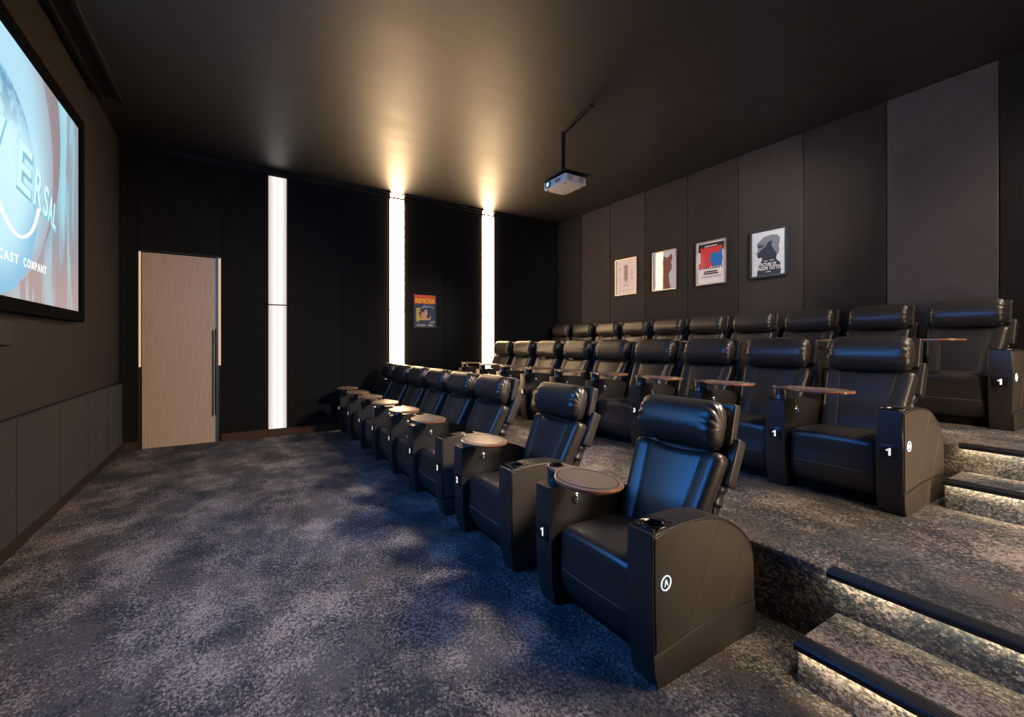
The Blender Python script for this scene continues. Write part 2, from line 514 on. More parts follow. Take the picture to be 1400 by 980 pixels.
# ------------------------------------------------------------------ screen
def m_screen():
    m = bpy.data.materials.new('projected_globe_picture'); m.use_nodes = True
    m.node_tree.nodes.clear()
    nt, N, L, M, MIX = node_kit(m)
    geo = N('ShaderNodeNewGeometry'); sp = N('ShaderNodeSeparateXYZ'); L(geo.outputs['Position'], sp.inputs[0])
    Y, Z = sp.outputs[1], sp.outputs[2]
    def dist(cy, cz, ry=1, rz=1):
        a = M('DIVIDE', M('SUBTRACT', Y, cy), ry); b = M('DIVIDE', M('SUBTRACT', Z, cz), rz)
        return M('SQRT', M('ADD', M('MULTIPLY', a, a), M('MULTIPLY', b, b)))
    def step(v, a, b):
        n = N('ShaderNodeMapRange'); n.interpolation_type = 'SMOOTHSTEP'
        n.inputs[1].default_value = a; n.inputs[2].default_value = b; n.inputs[3].default_value = 0; n.inputs[4].default_value = 1
        L(v, n.inputs[0]); return n.outputs[0]
    mp = N('ShaderNodeMapping'); mp.inputs['Scale'].default_value = (1, 5, .7); L(geo.outputs['Position'], mp.inputs['Vector'])
    ns = N('ShaderNodeTexNoise', Scale=1.3, Detail=3.0, Distortion=.5); L(mp.outputs[0], ns.inputs['Vector'])
    d = dist(3.86, 2.42)
    # rosy grey ground, paler low down
    col = MIX(step(Z, 1.7, 2.4), (.50, .37, .35), (.34, .27, .29))
    # pale band with vertical streaks outside the big lens circle
    D = dist(3.9, 3.0)
    band = M('MULTIPLY', M('MULTIPLY', step(D, 1.155, 1.18), step(Z, 1.85, 2.6)), M('MULTIPLY_ADD', step(ns.outputs['Fac'], .36, .62), .75, .25))
    col = MIX(band, col, (.34, .70, .83))
    streak = M('MULTIPLY', step(D, 1.16, 1.3), M('MULTIPLY', step(ns.outputs['Fac'], .50, .60), .55))
    col = MIX(streak, col, (.50, .74, .82))
    # big glow round the globe
    glow = M('SUBTRACT', 1, step(dist(3.75, 2.75), .70, 1.24))
    col = MIX(M('MULTIPLY', glow, M('SUBTRACT', 1, step(D, 1.10, 1.17))), col, (.46, .80, .96))
    low = M('MULTIPLY', M('SUBTRACT', 1, step(dist(3.9, 2.75), .98, 1.0)), .35)
    col = MIX(low, col, (.55, .78, .92))
    # globe disc with darker continents near its rim and a hot middle
    disc = M('SUBTRACT', 1, step(d, .70, .735))
    cn = N('ShaderNodeTexNoise', Scale=7.0, Detail=5.0); L(geo.outputs['Position'], cn.inputs['Vector'])
    g = MIX(step(d, .35, .72), (.62, .92, 1.0), (.30, .58, .80))
    g = MIX(M('MULTIPLY', step(cn.outputs['Fac'], .50, .56), M('MULTIPLY', step(Z, 2.4, 2.9), .6)), g, (.09, .26, .40))
    col = MIX(disc, col, g)
    col = MIX(M('MULTIPLY', M('SUBTRACT', 1, step(dist(4.15, 2.62, 1.0, .62), .1, .75)), .85), col, (.70, 1.0, 1.1))
    # unseen left half: bright deep blue added to light the front row
    left = M('SUBTRACT', 1, step(Y, 3.30, 3.85))
    col = MIX(left, col, (.01, .20, .75))
    st = M('MULTIPLY_ADD', left, K['blue'] - 1.0, 1.0)
    e = N('ShaderNodeEmission'); o = N('ShaderNodeOutputMaterial'); L(col, e.inputs[0]); L(st, e.inputs[1]); L(e.outputs[0], o.inputs[0])
    return m
SC = thing('projection_screen', (XL, 3.83, 0), 0, 'large black-framed screen on the left wall showing a glowing globe title', 'screen')
def scp(name, bm, m): 
    for v in bm.verts: v.co -= Vector((XL, 3.83, 0))
    return obj(name, bm, m, SC, smooth=False)
bm = B(); add_box(bm, XL, -1.215, 2.10, 5.557, 1.70, 3.385); part_label(scp('picture_surface', bm, m_screen()), 'lit picture with globe')
bm = B(); fw = .092
add_box(bm, XL, -1.19, 2.10 - fw, 5.557 + fw, 1.70 - fw, 1.70, .006, 1); add_box(bm, XL, -1.19, 2.10 - fw, 5.557 + fw, 3.385, 3.385 + fw, .006, 1)
add_box(bm, XL, -1.19, 2.10 - fw, 2.10, 1.70, 3.385, .006, 1); add_box(bm, XL, -1.19, 5.557, 5.557 + fw, 1.70, 3.385, .006, 1)
scp('frame', bm, SCRFRAME)
LET = emitter('title_letter_light', (.66, .96, 1), 1.05); LETE = emitter('title_letter_edge', (.30, .62, .76), .95)
LETB = emitter('title_letter_bright', (.9, 1, 1), 1.4)
def join(dst, src):
    me = bpy.data.meshes.new('j'); src.to_mesh(me); src.free(); dst.from_mesh(me); bpy.data.meshes.remove(me)
for ch, y, z, w, h, rot in (('U', 2.55, 2.66, .30, .40, .05), ('N', 2.98, 2.62, .30, .40, .03), ('I', 3.32, 2.62, .07, .40, .0), ('V', 3.84, 2.64, .36, .36, -.05), ('E', 4.33, 2.60, .24, .33, -.12),
                    ('R', 4.58, 2.53, .15, .28, -.18), ('S', 4.73, 2.49, .10, .24, -.2), ('A', 4.83, 2.45, .09, .22, -.2), ('L', 4.92, 2.42, .06, .20, -.2)):
    par = None
    for nm, off, x, bw in (('letter', 0, -1.2125, 0), ('letter_edge', .012, -1.214, .012)):
        t = fit_text(text_bm(ch, .3, .004 + bw, .0004), w + bw * 2, h + bw * 2)
        xform(t, basis((0, 1, 0), (0, 0, 1), (x, y + off, z - off)) @ Matrix.Rotation(rot, 4, 'Z'))
        o = scp(nm, t, LET if nm == 'letter' else LETE)
        if par: o.parent = par
        par = o
for wd, y, w_ in (('A', 3.495, .05), ('COMCAST', 3.92, .60), ('COMPANY', 4.52, .43)):
    t = fit_text(text_bm(wd, .08, .0015, .0004, 1.35), w_, .062); xform(t, basis((0, 1, 0), (0, 0, 1), (-1.212, y, 1.962))); scp('caption_word', t, LETB)
bm = B()
sw = smooth_curve([(-1.213, 3.60, 2.62), (-1.213, 3.80, 2.40), (-1.213, 3.95, 2.245), (-1.213, 4.10, 2.15), (-1.213, 4.25, 2.12), (-1.213, 4.40, 2.17), (-1.213, 4.50, 2.26), (-1.213, 4.57, 2.385)])
add_tube(bm, sw, .011, 6); scp('swoosh', bm, LETB)

tsp = thing('centre_speaker', (XL, 3.78, 1.395), 0, 'flat grey centre speaker mounted on the wall below the screen', 'speaker')
bm = B(); add_box(bm, -.004, .022, -.48, .48, 0, .165, .003, 1); obj('cabinet', bm, BLACKM, tsp)
bm = B(); add_box(bm, .022, .027, -.475, .475, .005, .16, .002, 1); obj('grille', bm, SPEAKER, tsp)

# ------------------------------------------------------------------ steps with nosings and led strips
def nosing(parent, x, z, y0, y1, ox=0, oy=0, oz=0):
    bm = B()
    prof = [(x - .026, z - .026), (x - .032, z - .026), (x - .034, z - .004), (x - .028, z + .004), (x + .045, z + .005), (x + .045, z - .001), (x - .026, z - .001)]
    add_prism(bm, [(a - ox, c - oz) for a, c in prof], y0 - oy, y1 - oy, 'xz')
    for k in range(4):
        add_tube(bm, [(x - .018 + k * .014 - ox, y0 - oy + .002, z + .005 - oz), (x - .018 + k * .014 - ox, y1 - oy - .002, z + .005 - oz)], .0018, 6)
    part_label(obj('nosing', bm, NOSING, parent, smooth=False), 'ribbed black nosing')
    bm = B(); add_box(bm, x - .025 - ox, x - .017 - ox, y0 + .01 - oy, y1 - .01 - oy, z - .016 - oz, z - .010 - oz)
    part_label(obj('led_strip', bm, STEPLED, parent, smooth=False), 'warm light strip under the nosing')
def step(x0, x1, zb, z, label):
    yc = (YN + STY) / 2
    t = thing('step', (x0, yc, zb), 0, label, 'step', 'carpeted steps with lit nosings')
    bm = B(); add_box(bm, 0, x1 - x0 - .001, YN - yc, STY - yc, 0, z - zb, .006, 2); obj('tread', bm, CARPET, t, smooth=False)
    nosing(t, x0, z, YN, STY, x0, yc, zb)
step(1.97, P1X, 0, .18, 'carpeted lower step beside the front row, warm light under its black nosing')
step(3.83, P2X, Z1, .54, 'carpeted step beside the middle row leading to the back tier')
nosing(T1, P1X, Z1, YN, STY + .03)
nosing(T2, P2X, Z2, YN, STY + .01)

# ------------------------------------------------------------------ projector on its ceiling pole
pj = thing('projector', (3.53, 4.37, 3.37), 0, 'white projector hanging from the ceiling on a black pole, blue lens lit', 'projector')
bm = B(); add_box(bm, -.165, .165, -.215, .215, 0, .098, .008, 3); obj('body', bm, PROJ, pj)
bm = B(); add_box(bm, -.18, .20, -.235, .235, .125, .140, .003, 1)
for sx in (-.12, .12):
    for sy in (-.15, .15): add_lathe(bm, [(0, .095), (.012, .095), (.012, .128), (0, .128)], (sx, sy, 0), 'z', 12)
obj('mount_plate', bm, BLACKM, pj)
bm = B(); add_lathe(bm, [(0, .138), (.045, .138), (.055, .150), (.026, .155), (.026, .690), (.034, .692), (.034, .6995), (0, .6995)], (-.025, 0, 0), 'z', 24); obj('pole', bm, BLACKM, pj)
ln = None
bm = B(); add_lathe(bm, [(.048, .0), (.048, -.014), (.040, -.016), (.036, -.006), (.036, 0)], (-.165, .125, .052), 'x', 32); ln = obj('lens_ring', bm, DARKP, pj)
bm = B(); add_lathe(bm, [(.037, -.002), (.03, -.010), (.018, -.013), (0, -.014)], (-.165, .125, .052), 'x', 32); part_label(obj('lens', bm, LENS, pj), 'lit blue lens')
bm = B(); add_lathe(bm, [(.016, -.0135), (.01, -.0155), (0, -.016)], (-.165, .122, .050), 'x', 20); obj('lens_glow', bm, LENSC, pj)
for x0 in (-.125, .055):
    bm = B()
    for k in range(6): add_box(bm, x0 + k * .013, x0 + k * .013 + .006, -.2165, -.214, .018, .082)
    obj('vent', bm, VENT, pj, smooth=False)
bm = B(); add_box(bm, -.166, -.1655, -.12, -.02, .03, .07); obj('front_vent', bm, VENT, pj, smooth=False)
for sx, sy in ((-.13, .17), (.13, .17), (.13, -.17), (-.13, -.17)):
    bm = B(); add_lathe(bm, [(0, -.012), (.010, -.012), (.012, 0), (0, 0)], (sx, sy, 0), 'z', 12); obj('foot', bm, VENT, pj)
bm = B(); pts = [(3.4975, 4.325), (3.375, 3.70)]
d = (Vector(pts[1]) - Vector(pts[0])).normalized(); nrm = Vector((-d.y, d.x))
prof = [Vector(pts[0]) + nrm * .024, Vector(pts[0]) - nrm * .024, Vector(pts[1]) - nrm * .024, Vector(pts[1]) + nrm * .024]
add_prism(bm, [tuple(p) for p in prof], HC - .022, HC, 'xy', .003, 1)
tag(obj('cable_duct', bm, BLACKM), 'short black cable duct on the ceiling running from the projector pole', 'cable duct')

# ------------------------------------------------------------------ posters
def paper(name, c, rough=.6): return mat(name, c, rough, spec=.3)
def poster_base(loc, rz, w, h, frame_m, bg, label, group, fw=.018):
    """local: x to the viewer's right, z up, the front faces -y; origin is the lower middle of the frame, on the wall"""
    t = thing('framed_poster', loc, rz, label, 'poster', group)
    bm = B()
    for a in ((-w / 2, w / 2, 0, fw), (-w / 2, w / 2, h - fw, h), (-w / 2, -w / 2 + fw, fw, h - fw), (w / 2 - fw, w / 2, fw, h - fw)):
        add_box(bm, a[0], a[1], -.03, 0, a[2], a[3], .002, 1)
    obj('frame', bm, frame_m, t)
    bm = B(); add_box(bm, -w / 2 + fw, w / 2 - fw, -.014, -.004, fw, h - fw); pr = obj('print', bm, bg, t, smooth=False)
    if 'small' not in label:
        gm = bpy.data.meshes.new('glass'); gm.from_pydata([(-w / 2 + fw, -.024, fw), (w / 2 - fw, -.024, fw), (w / 2 - fw, -.024, h - fw), (-w / 2 + fw, -.024, h - fw)], [], [(0, 1, 2, 3)]); gm.materials.append(GLASS); obj('glass', gm, GLASS, t)
    return t, pr
def flat(name, parent, polys, m, depth):
    bm = B()
    for p in polys: add_prism(bm, p, -.014 - depth, -.0135, 'xz')
    return obj(name, bm, m, parent, smooth=False)
def words(name, parent, items, m, depth=.0022):
    bm = B()
    for s, x, z, w, h in items:
        t = fit_text(text_bm(s, .05, .0012, .0003), w, h); xform(t, basis((1, 0, 0), (0, 0, 1), (x, -.014 - depth, z))); join(bm, t)
    return obj(name, bm, m, parent, smooth=False)
def rect(x0, x1, z0, z1): return [(x0, z0), (x1, z0), (x1, z1), (x0, z1)]
def ragged(x0, x1, z0, z1, n, a):
    top = [(x1 - (x1 - x0) * k / n, z1 + random.uniform(-a, a)) for k in range(n + 1)]
    return [(x0, z0), (x1, z0)] + top
INK = paper('poster_black_ink', (.02, .02, .025)); INKR = paper('poster_red_ink', (.70, .06, .06)); INKB = paper('poster_blue_ink', (.02, .20, .58))
INKW = paper('poster_white_ink', (.85, .85, .86)); INKN = paper('poster_slate_ink', (.035, .05, .075)); INKG = paper('poster_grey_ink', (.20, .24, .30))
INKT = paper('poster_tan_ink', (.45, .33, .24)); INKL = paper('poster_faint_ink', (.50, .45, .47)); INKBR = paper('poster_brown_ink', (.24, .10, .075))
INKY = paper('poster_yellow_ink', (.85, .62, .05)); INKS = paper('poster_skin_ink', (.70, .33, .18)); INKRD = paper('poster_orange_red', (.72, .10, .03))
GP = 'framed posters on the back wall'
XP = XB - .006
RP = -PI / 2 + .02     # front (-y local) faces -X world
# far to near
t, p = poster_base((XP, 5.715, 2.305), RP, .51, .66, ALU, paper('poster_paper_rose', (.86, .80, .80)), 'silver-framed poster with faint pale sketch, farthest of the back wall row', GP)
flat('figure', t, [[(-.04, .30), (-.025, .22), (0, .28), (.02, .20), (.04, .30), (.045, .44), (.02, .48), (-.02, .48), (-.045, .44)], [(.05 * math.cos(a * PI / 6), .50 + .05 * math.sin(a * PI / 6)) for a in range(12)]], INKT, .001)
sk = []
for k in range(9):
    x, z = random.choice((-.17, -.12, .1, .15)) + random.uniform(-.03, .03), random.uniform(.32, .60); sk.append(rect(x, x + random.uniform(.02, .06), z, z + .006)); sk.append(rect(x, x + .006, z - random.uniform(.02, .08), z))
sk += [rect(-.2, .2, .285, .29), rect(-.06, .06, .16, .18), rect(-.12, .13, .215, .219), rect(-.17, .18, .09, .093), rect(-.17, .18, .075, .078)]
flat('sketch_lines', t, sk, INKL, .0008)
t, p = poster_base((XP, 4.868, 2.30), RP, .475, .655, ALU, paper('poster_paper_sky', (.62, .72, .80)), 'silver-framed poster with brown shape and bright reflected strip, second from the far end', GP)
flat('shape', t, [[(-.03, .02), (.12, .02), (.10, .14), (.09, .26), (.14, .33), (.15, .40), (.13, .44), (.16, .50), (.155, .56), (.13, .59), (.10, .55), (.05, .53), (.0, .56), (-.03, .55), (-.05, .40)]], INKBR, .001)
t, p = poster_base((XP, 4.02, 2.30), RP, .48, .655, ALU, paper('poster_paper_white', (.88, .87, .86)), 'silver-framed poster with red and blue blocks on white, second from the near end', GP)
flat('dark_band', t, [rect(-.205, .205, .50, .62)], INK, .0006)
flat('red_block', t, [ragged(-.17, .18, .27, .565, 9, .012)], INKR, .0010)
flat('red_patch', t, [ragged(-.2, -.02, .255, .33, 5, .01)], INKR, .0012)
flat('blue_block', t, [[(-.15, .30), (-.06, .335), (-.01, .38), (.0, .46), (.04, .475), (.09, .46), (.135, .475), (.15, .50), (.18, .52), (.175, .45), (.19, .38), (.175, .30), (.17, .265), (.03, .265), (.02, .33), (-.02, .35), (-.09, .315)]], INKB, .0014)
flat('small_print', t, [rect(-.09, .09, .57, .582), rect(-.11, .10, .185, .205), rect(-.12, .12, .155, .175), rect(-.16, .16, .125, .131), rect(-.16, .16, .108, .113)] , INKW if False else INK, .0018)
flat('top_credit', t, [rect(-.10, .10, .572, .586)], INKW, .0020)
bl = [[(x + random.uniform(-.005, .005), .235), (x + .02, .238), (x + .018, .26), (x + .002, .262)] for x in [-.19 + .035 * k for k in range(11)]]
flat('ragged_marks', t, bl, INK, .0016)
t, p = poster_base((XP, 3.18, 2.30), RP, .485, .65, DKFRAME, paper('poster_paper_mist', (.66, .72, .77)), 'dark-framed poster with a black head silhouette and white title, nearest of the four', GP, .026)
bust = [(-.15, .03), (-.14, .13), (-.10, .2), (-.08, .25), (-.09, .275), (-.13, .268), (-.145, .29), (-.145, .315), (-.165, .335), (-.14, .365), (-.135, .40), (-.15, .43), (-.145, .475), (-.10, .51), (-.06, .545), (.0, .555), (.06, .56), (.12, .545),
        (.15, .50), (.145, .45), (.13, .40), (.145, .36), (.13, .30), (.10, .27), (.10, .23), (.15, .18), (.165, .12), (.155, .03)]
flat('silhouette', t, [bust], INKG, .0008)
flat('inner_silhouette', t, [[(-.15, .03), (-.14, .13), (-.10, .2), (-.08, .25), (-.09, .275), (-.13, .268), (-.145, .29), (-.14, .33), (-.10, .37), (-.03, .42), (.0, .47), (.05, .49), (.04, .42), (.07, .36), (.11, .30), (.10, .23), (.15, .18), (.16, .12), (.155, .03)], [(-.135, .41), (-.07, .41), (-.06, .44), (-.14, .45)]], INKN, .0012)
words('title', t, [('PICTURE OF', .0, .175, .20, .040), ('DRAGON TATTOO', .0, .125, .38, .052)], INKW)
flat('credits', t, [rect(-.06, -.01, .215, .223), rect(.02, .07, .218, .226), rect(-.03, .03, .07, .078)], INKW, .002)
# small poster on the door wall
fx = 2.947
t, p = poster_base((fx, wy(fx), 1.70), RF, .44, .615, BLACKM, paper('poster_paper_night', (.03, .05, .10)), 'small poster with red band and yellow title between two light strips', 'posters on the door wall', .012)
flat('red_band', t, [rect(-.205, .205, .44, .60)], INKRD, .0006)
words('title', t, [('PULP FICTION', .0, .495, .36, .085)], INKY)
flat('pale_shape', t, [[(-.09, .36), (.1, .38), (.19, .36), (.15, .40), (-.02, .42)]], INKG, .0008)
flat('pale_corner', t, [[(.08, .08), (.2, .10), (.19, .14), (.1, .13)]], INKG, .0008)
flat('warm_shape', t, [[(-.06, .14), (.10, .15), (.12, .22), (.10, .22), (.08, .17), (.02, .20), (.05, .25), (.03, .34), (-.01, .33), (-.02, .27), (-.06, .30), (-.075, .25)]], INKS, .0012)
flat('yellow_lines', t, [rect(-.17, -.17 + w, z, z + .014) for w, z in ((.09, .345), (.06, .322), (.08, .30), (.05, .278), (.07, .256), (.05, .234), (.09, .212), (.08, .19), (.10, .168), (.11, .146), (.06, .118))], INKY, .0012)
flat('grey_footer', t, [rect(-.205, .205, .015, .085)], paper('poster_footer_ink', (.07, .065, .065)), .0006)
flat('footer_print', t, [rect(-.16, .02, .055, .065), rect(-.16, .0, .035, .043), rect(.06, .15, .04, .065)], INKL, .001)

# ------------------------------------------------------------------ recliner parts (front at x=0 facing -x, y=0 seat centre, floor z=0)
AW0, AW1 = .270, .405
arm_top = [(.0, .632), (.10, .640), (.20, .644), (.30, .640), (.40, .626), (.48, .603), (.55, .570), (.62, .525), (.68, .472), (.72, .412), (.738, .34)]
arm_prof = [(.037, .0), (.022, .07), (.007, .14), (.001, .40)] + smooth_curve(arm_top, 3) + [(.742, .147), (.748, 0)]
def arm_mesh(name, y0, y1):
    bm = B(); add_prism(bm, arm_prof, y0, y1, 'xz', .010, 3)
    me = mesh_from(bm, name, LEATHER)
    c = B(); add_lathe(c, [(0, .54), (.040, .54), (.040, .72), (0, .72)], (.085, (y0 + y1) / 2, 0), 'z', 32)
    return boolean_diff(me, c)
ARM_L = arm_mesh('left_armrest', AW0, AW1); ARM_R = arm_mesh('right_armrest', -AW1, -AW0)
def cup_mesh(yc):
    bm = B()
    # thin flange plate with a ring and a bowl
    add_lathe(bm, [(.0, .545), (.036, .545), (.039, .56), (.039, .640), (.044, .645), (.049, .643), (.050, .636)], (.085, yc, 0), 'z', 32)
    for (a, b, c2, d2) in ((.018, .034, -.056, .056), (.138, .150, -.056, .056)):
        add_box(bm, a, b, yc + c2, yc + d2, .630, .644, .003, 1)
    add_box(bm, .034, .138, yc - .060, yc - .050, .630, .6445, .003, 1); add_box(bm, .034, .138, yc + .050, yc + .060, .630, .6445, .003, 1)
    return mesh_from(bm, 'cup_holder', CUPM)
CUP_R = cup_mesh(-(AW0 + AW1) / 2)

def side_pts(pts, y, sub=8): return [(a, y, c) for a, c in smooth_curve(pts, sub)]
def stitch_mesh(y, sgn, which):
    bm = B(); e = y + sgn * .0005
    for l in ([(.446, .600), (.37, .46), (.29, .31), (.225, .168)], [(.655, .488), (.60, .38), (.54, .27), (.485, .160)])[which:which + 1]:
        p = side_pts(l, e)
        for k in range(len(p) - 1):
            a, b = Vector(p[k]), Vector(p[k + 1]); 
            for q in range(3):
                add_tube(bm, [a.lerp(b, q / 3 + .03), a.lerp(b, q / 3 + .24)], .0016, 5)
    return mesh_from(bm, 'stitching', THREAD)
def piping_mesh(y, sgn):
    bm = B(); e = y + sgn * .001
    pts = [(.012, .14), (.006, .40)] + [(a + (.004 if a < .3 else -.004), c - .006) for a, c in smooth_curve(arm_top, 3)] + [(.736, .15)]
    add_tube(bm, [(a, e - sgn * .003, c) for a, c in pts], .0035, 6)
    add_tube(bm, side_pts([(.010, .137), (.15, .150), (.30, .163), (.50, .165), (.65, .155), (.740, .147)], e), .0035, 6)
    return mesh_from(bm, 'piping', PIPING)
LEATHER_SKIRT_LIT = mat('side_skirt_leather', (.068, .058, .050), .4, spec=.6)  # same black leather, lightened to paint warm light on the lower side
def skirt_mesh(y, sgn):
    def fn(q):
        return q
    bm = B()
    prof = [(.030, .004), (.012, .07), (.010, .132)] + smooth_curve([(.15, .146), (.30, .158), (.50, .160), (.65, .150), (.738, .142)], 3) + [(.744, .07), (.752, .004)]
    add_prism(bm, prof, y, y + sgn * .006, 'xz', .0025, 2)
    return mesh_from(bm, 'side_skirt', LEATHER_SKIRT_LIT)
LEATHER_SIDE_LIT = mat('side_panel_leather', (.082, .070, .060), .42, spec=.6, bump=(200, .15, .002))  # black leather made paler: warm side light put into the colour
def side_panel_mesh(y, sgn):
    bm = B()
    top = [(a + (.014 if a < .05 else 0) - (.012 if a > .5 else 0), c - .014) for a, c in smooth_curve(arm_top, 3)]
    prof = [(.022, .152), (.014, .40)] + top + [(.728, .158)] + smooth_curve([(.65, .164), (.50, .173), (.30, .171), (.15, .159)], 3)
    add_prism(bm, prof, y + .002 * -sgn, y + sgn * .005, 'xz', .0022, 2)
    return mesh_from(bm, 'side_panel', LEATHER_SIDE_LIT)
def emblem_mesh(y, sgn):
    bm = B(); c = Vector((.077, y + sgn * .002, .422))
    add_tube(bm, [c + Vector((.029 * math.cos(a / 32 * 2 * PI), 0, .029 * math.sin(a / 32 * 2 * PI))) for a in range(32)], .0024, 6, closed=True)
    add_tube(bm, [c + Vector((-.008, 0, -.013)), c + Vector((-.001, 0, .015))], .0014, 5)
    add_tube(bm, [c + Vector((.009, 0, -.011)), c + Vector((.003, 0, .008)), c + Vector((.0, 0, .001))], .0022, 5)
    return mesh_from(bm, 'lit_emblem', LOGO)
def button_mesh():
    bm = B(); add_lathe(bm, [(.0, -.010), (.014, -.009), (.019, -.006), (.025, -.007), (.029, -.004), (.029, .002)], (.180, AW0, .553), 'y', 28)
    return mesh_from(bm, 'control_button', CHROME)
def buttonlight_mesh():
    bm = B(); add_box(bm, .178, .182, AW0 - .0115, AW0 - .0085, .543, .566, .001, 1)
    return mesh_from(bm, 'button_light', BTN)
# tray: (seat-ward distance, front-back offset) from the cup centre
tray_pts = [(-.052, .0), (-.040, .040), (.0, .058), (.06, .075), (.14, .105), (.23, .125), (.32, .120), (.40, .095), (.445, .055), (.468, -.010), (.463, -.075), (.435, -.122), (.37, -.160), (.29, -.172), (.21, -.160), (.14, -.118), (.085, -.070), (.04, -.058), (-.005, -.056), (-.042, -.036)]
TZ = .730; CX, CY = .092, (AW0 + AW1) / 2
def tray_outline(k=0.0):
    out = smooth_curve(tray_pts, 5, closed=True)
    P = [Vector(p) for p in out]; n = len(P); res = []
    for i, p in enumerate(P):
        t = (P[(i + 1) % n] - P[i - 1]).normalized(); nn = Vector((t.y, -t.x))
        if nn.dot(p - Vector((.22, -.03))) < 0 and 0: nn = -nn
        res.append(p + nn * k)
    return [(CX + q.y, CY - q.x) for q in res]
def tray_mesh():
    bm = B(); add_prism(bm, tray_outline(), TZ - .017, TZ, 'xy', .004, 2)
    me = mesh_from(bm, 'tray_top', TRAYTOP)
    c = B(); add_lathe(c, [(0, TZ - .06), (.036, TZ - .06), (.036, TZ + .05), (0, TZ + .05)], (CX, CY, 0), 'z', 32)
    return boolean_diff(me, c)
def tray_edge_mesh():
    bm = B(); pts = smooth_curve(tray_pts, 5, closed=True)
    P = [(CX + q[1], CY - q[0]) for q in pts]
    A = []; 
    n = len(P)
    cx, cy = CX - .02, CY - .22
    prof = [(.0, -.0145), (.0035, -.013), (.0045, -.0085), (.0035, -.004), (.0, -.0025)]
    rings = []
    for i in range(n):
        t = (Vector(P[(i + 1) % n]) - Vector(P[i - 1])).normalized(); nn = Vector((t.y, -t.x))
        if i == 0: flip = 1 if (nn.dot(Vector(P[0]) - Vector((cx, cy))) > 0) else -1
        nn *= flip
        rings.append([bm.verts.new((P[i][0] + nn.x * o, P[i][1] + nn.y * o, TZ + h)) for o, h in prof])
    for i in range(n):
        A, C = rings[i], rings[(i + 1) % n]
        for k in range(len(prof) - 1): bm.faces.new((A[k], A[k + 1], C[k + 1], C[k]))
    return mesh_from(bm, 'tray_edge', COPPER)
def tray_inlay_mesh():
    bm = B(); pts = []
    for k in range(48):
        a = 2 * PI * k / 48
        ux = .175 * math.cos(a); uy = .125 * math.sin(a)
        pts.append((CX - .022 + uy, CY - .275 - ux))
    add_prism(bm, pts, TZ - .001, TZ + .0012, 'xy')
    return mesh_from(bm, 'tray_inlay', TRAYINLAY)
def tray_ring_mesh():
    bm = B()
    add_tube(bm, [(CX - .022 + .128 * math.sin(2 * PI * k / 48), CY - .275 - .178 * math.cos(2 * PI * k / 48), TZ + .0005) for k in range(48)], .0028, 6, closed=True)
    return mesh_from(bm, 'inlay_rim', DARKP)
def tray_cup_mesh():
    bm = B(); add_lathe(bm, [(0, TZ - .055), (.034, TZ - .055), (.035, TZ - .02), (.0355, TZ + .002), (.040, TZ + .0045), (.044, TZ + .003), (.045, TZ - .001)], (CX, CY, 0), 'z', 32)
    return mesh_from(bm, 'tray_cup', CUPM)
def post_mesh():
    bm = B(); add_lathe(bm, [(0, .60), (.050, .60), (.050, .660), (.047, .664), (.047, .670), (.050, .673), (.050, TZ - .016), (0, TZ - .016)], (CX, CY, 0), 'z', 32)
    return mesh_from(bm, 'tray_post', mat('tray_post_metal', (.10, .095, .09), .3, metal=.6))
# cushions
def seat_fn(q):
    u = q.x / .285; v = q.y / .268
    if q.z > 0: q = Vector((q.x, q.y, q.z + .018 * (1 - v * v) * (1 - .3 * u * u) - .02 * max(0, u)))
    if q.x < -.2:
        d = max(0, -q.z / .185)
        q = Vector((q.x + .010 * v * v + .030 * d * d - .008 * math.sin(max(0, min(1, (q.z + .17) / .22)) * PI), q.y, q.z))
    return q
def seat_mesh():
    bm = rbox((.325, 0, .247), (.285, .268, .183), .048, 14, seat_fn); return mesh_from(bm, 'seat', LEATHER, angle=60)
def seat_stitch_mesh():
    bm = B(); z = .222; pts = []
    for k in range(13):
        y = -.222 + .037 * k
        q = seat_fn(Vector((-.285, y, z - .247)))
        pts.append((q.x + .325 - .0004, y, z))
    add_tube(bm, pts, .0015, 5); return mesh_from(bm, 'seat_seam', THREAD)
def base_mesh():
    bm = B(); add_box(bm, .13, .70, -.262, .262, 0, .215, .01, 2); return mesh_from(bm, 'base', BASEM)
REC = math.radians(25)
def rec_frame(q, ox, oz):
    """q: x=thickness(front -), y, z=height along the recline"""
    return Vector((ox + q.x * math.cos(REC) + q.z * math.sin(REC), q.y, oz - q.x * math.sin(REC) + q.z * math.cos(REC)))
PH = .265
def seam_y(t): return .125 + .055 * t
def pad_fn(q):
    t = (q.z + PH) / (2 * PH)
    y = q.y * (.82 + .18 * t)
    x = q.x
    if x < .02:
        a = abs(y); s = seam_y(t)
        if a > s: x -= .007 * math.sin(min(1, (a - s) / .10) * PI * .62)
        else: x -= .006 * (1 - (a / s) ** 2)
        x += .004 * math.exp(-((a - s) / .008) ** 2)
    z = q.z
    if t > .75: z -= .022 * (1 - min(1, (y / .22) ** 2)) * (t - .75) / .25
    return rec_frame(Vector((x, y, z)), 0, 0)
def pad_mesh():
    bm = rbox((.605, 0, .590), (.055, .285, PH), .042, 30, pad_fn); return mesh_from(bm, 'backrest', LEATHER, angle=60)
def back_seam_mesh(sg):
    bm = B()
    for _ in (0,):
        pts = []
        for k in range(13):
            z = -PH * .80 + k / 12 * PH * 1.68; t = (z + PH) / (2 * PH); s = seam_y(t)
            q = rec_frame(Vector((-.0525, sg * s, z)), .605, .590); pts.append(q)
        add_tube(bm, pts, .0022, 5)
    return mesh_from(bm, 'backrest_seam', PIPING)
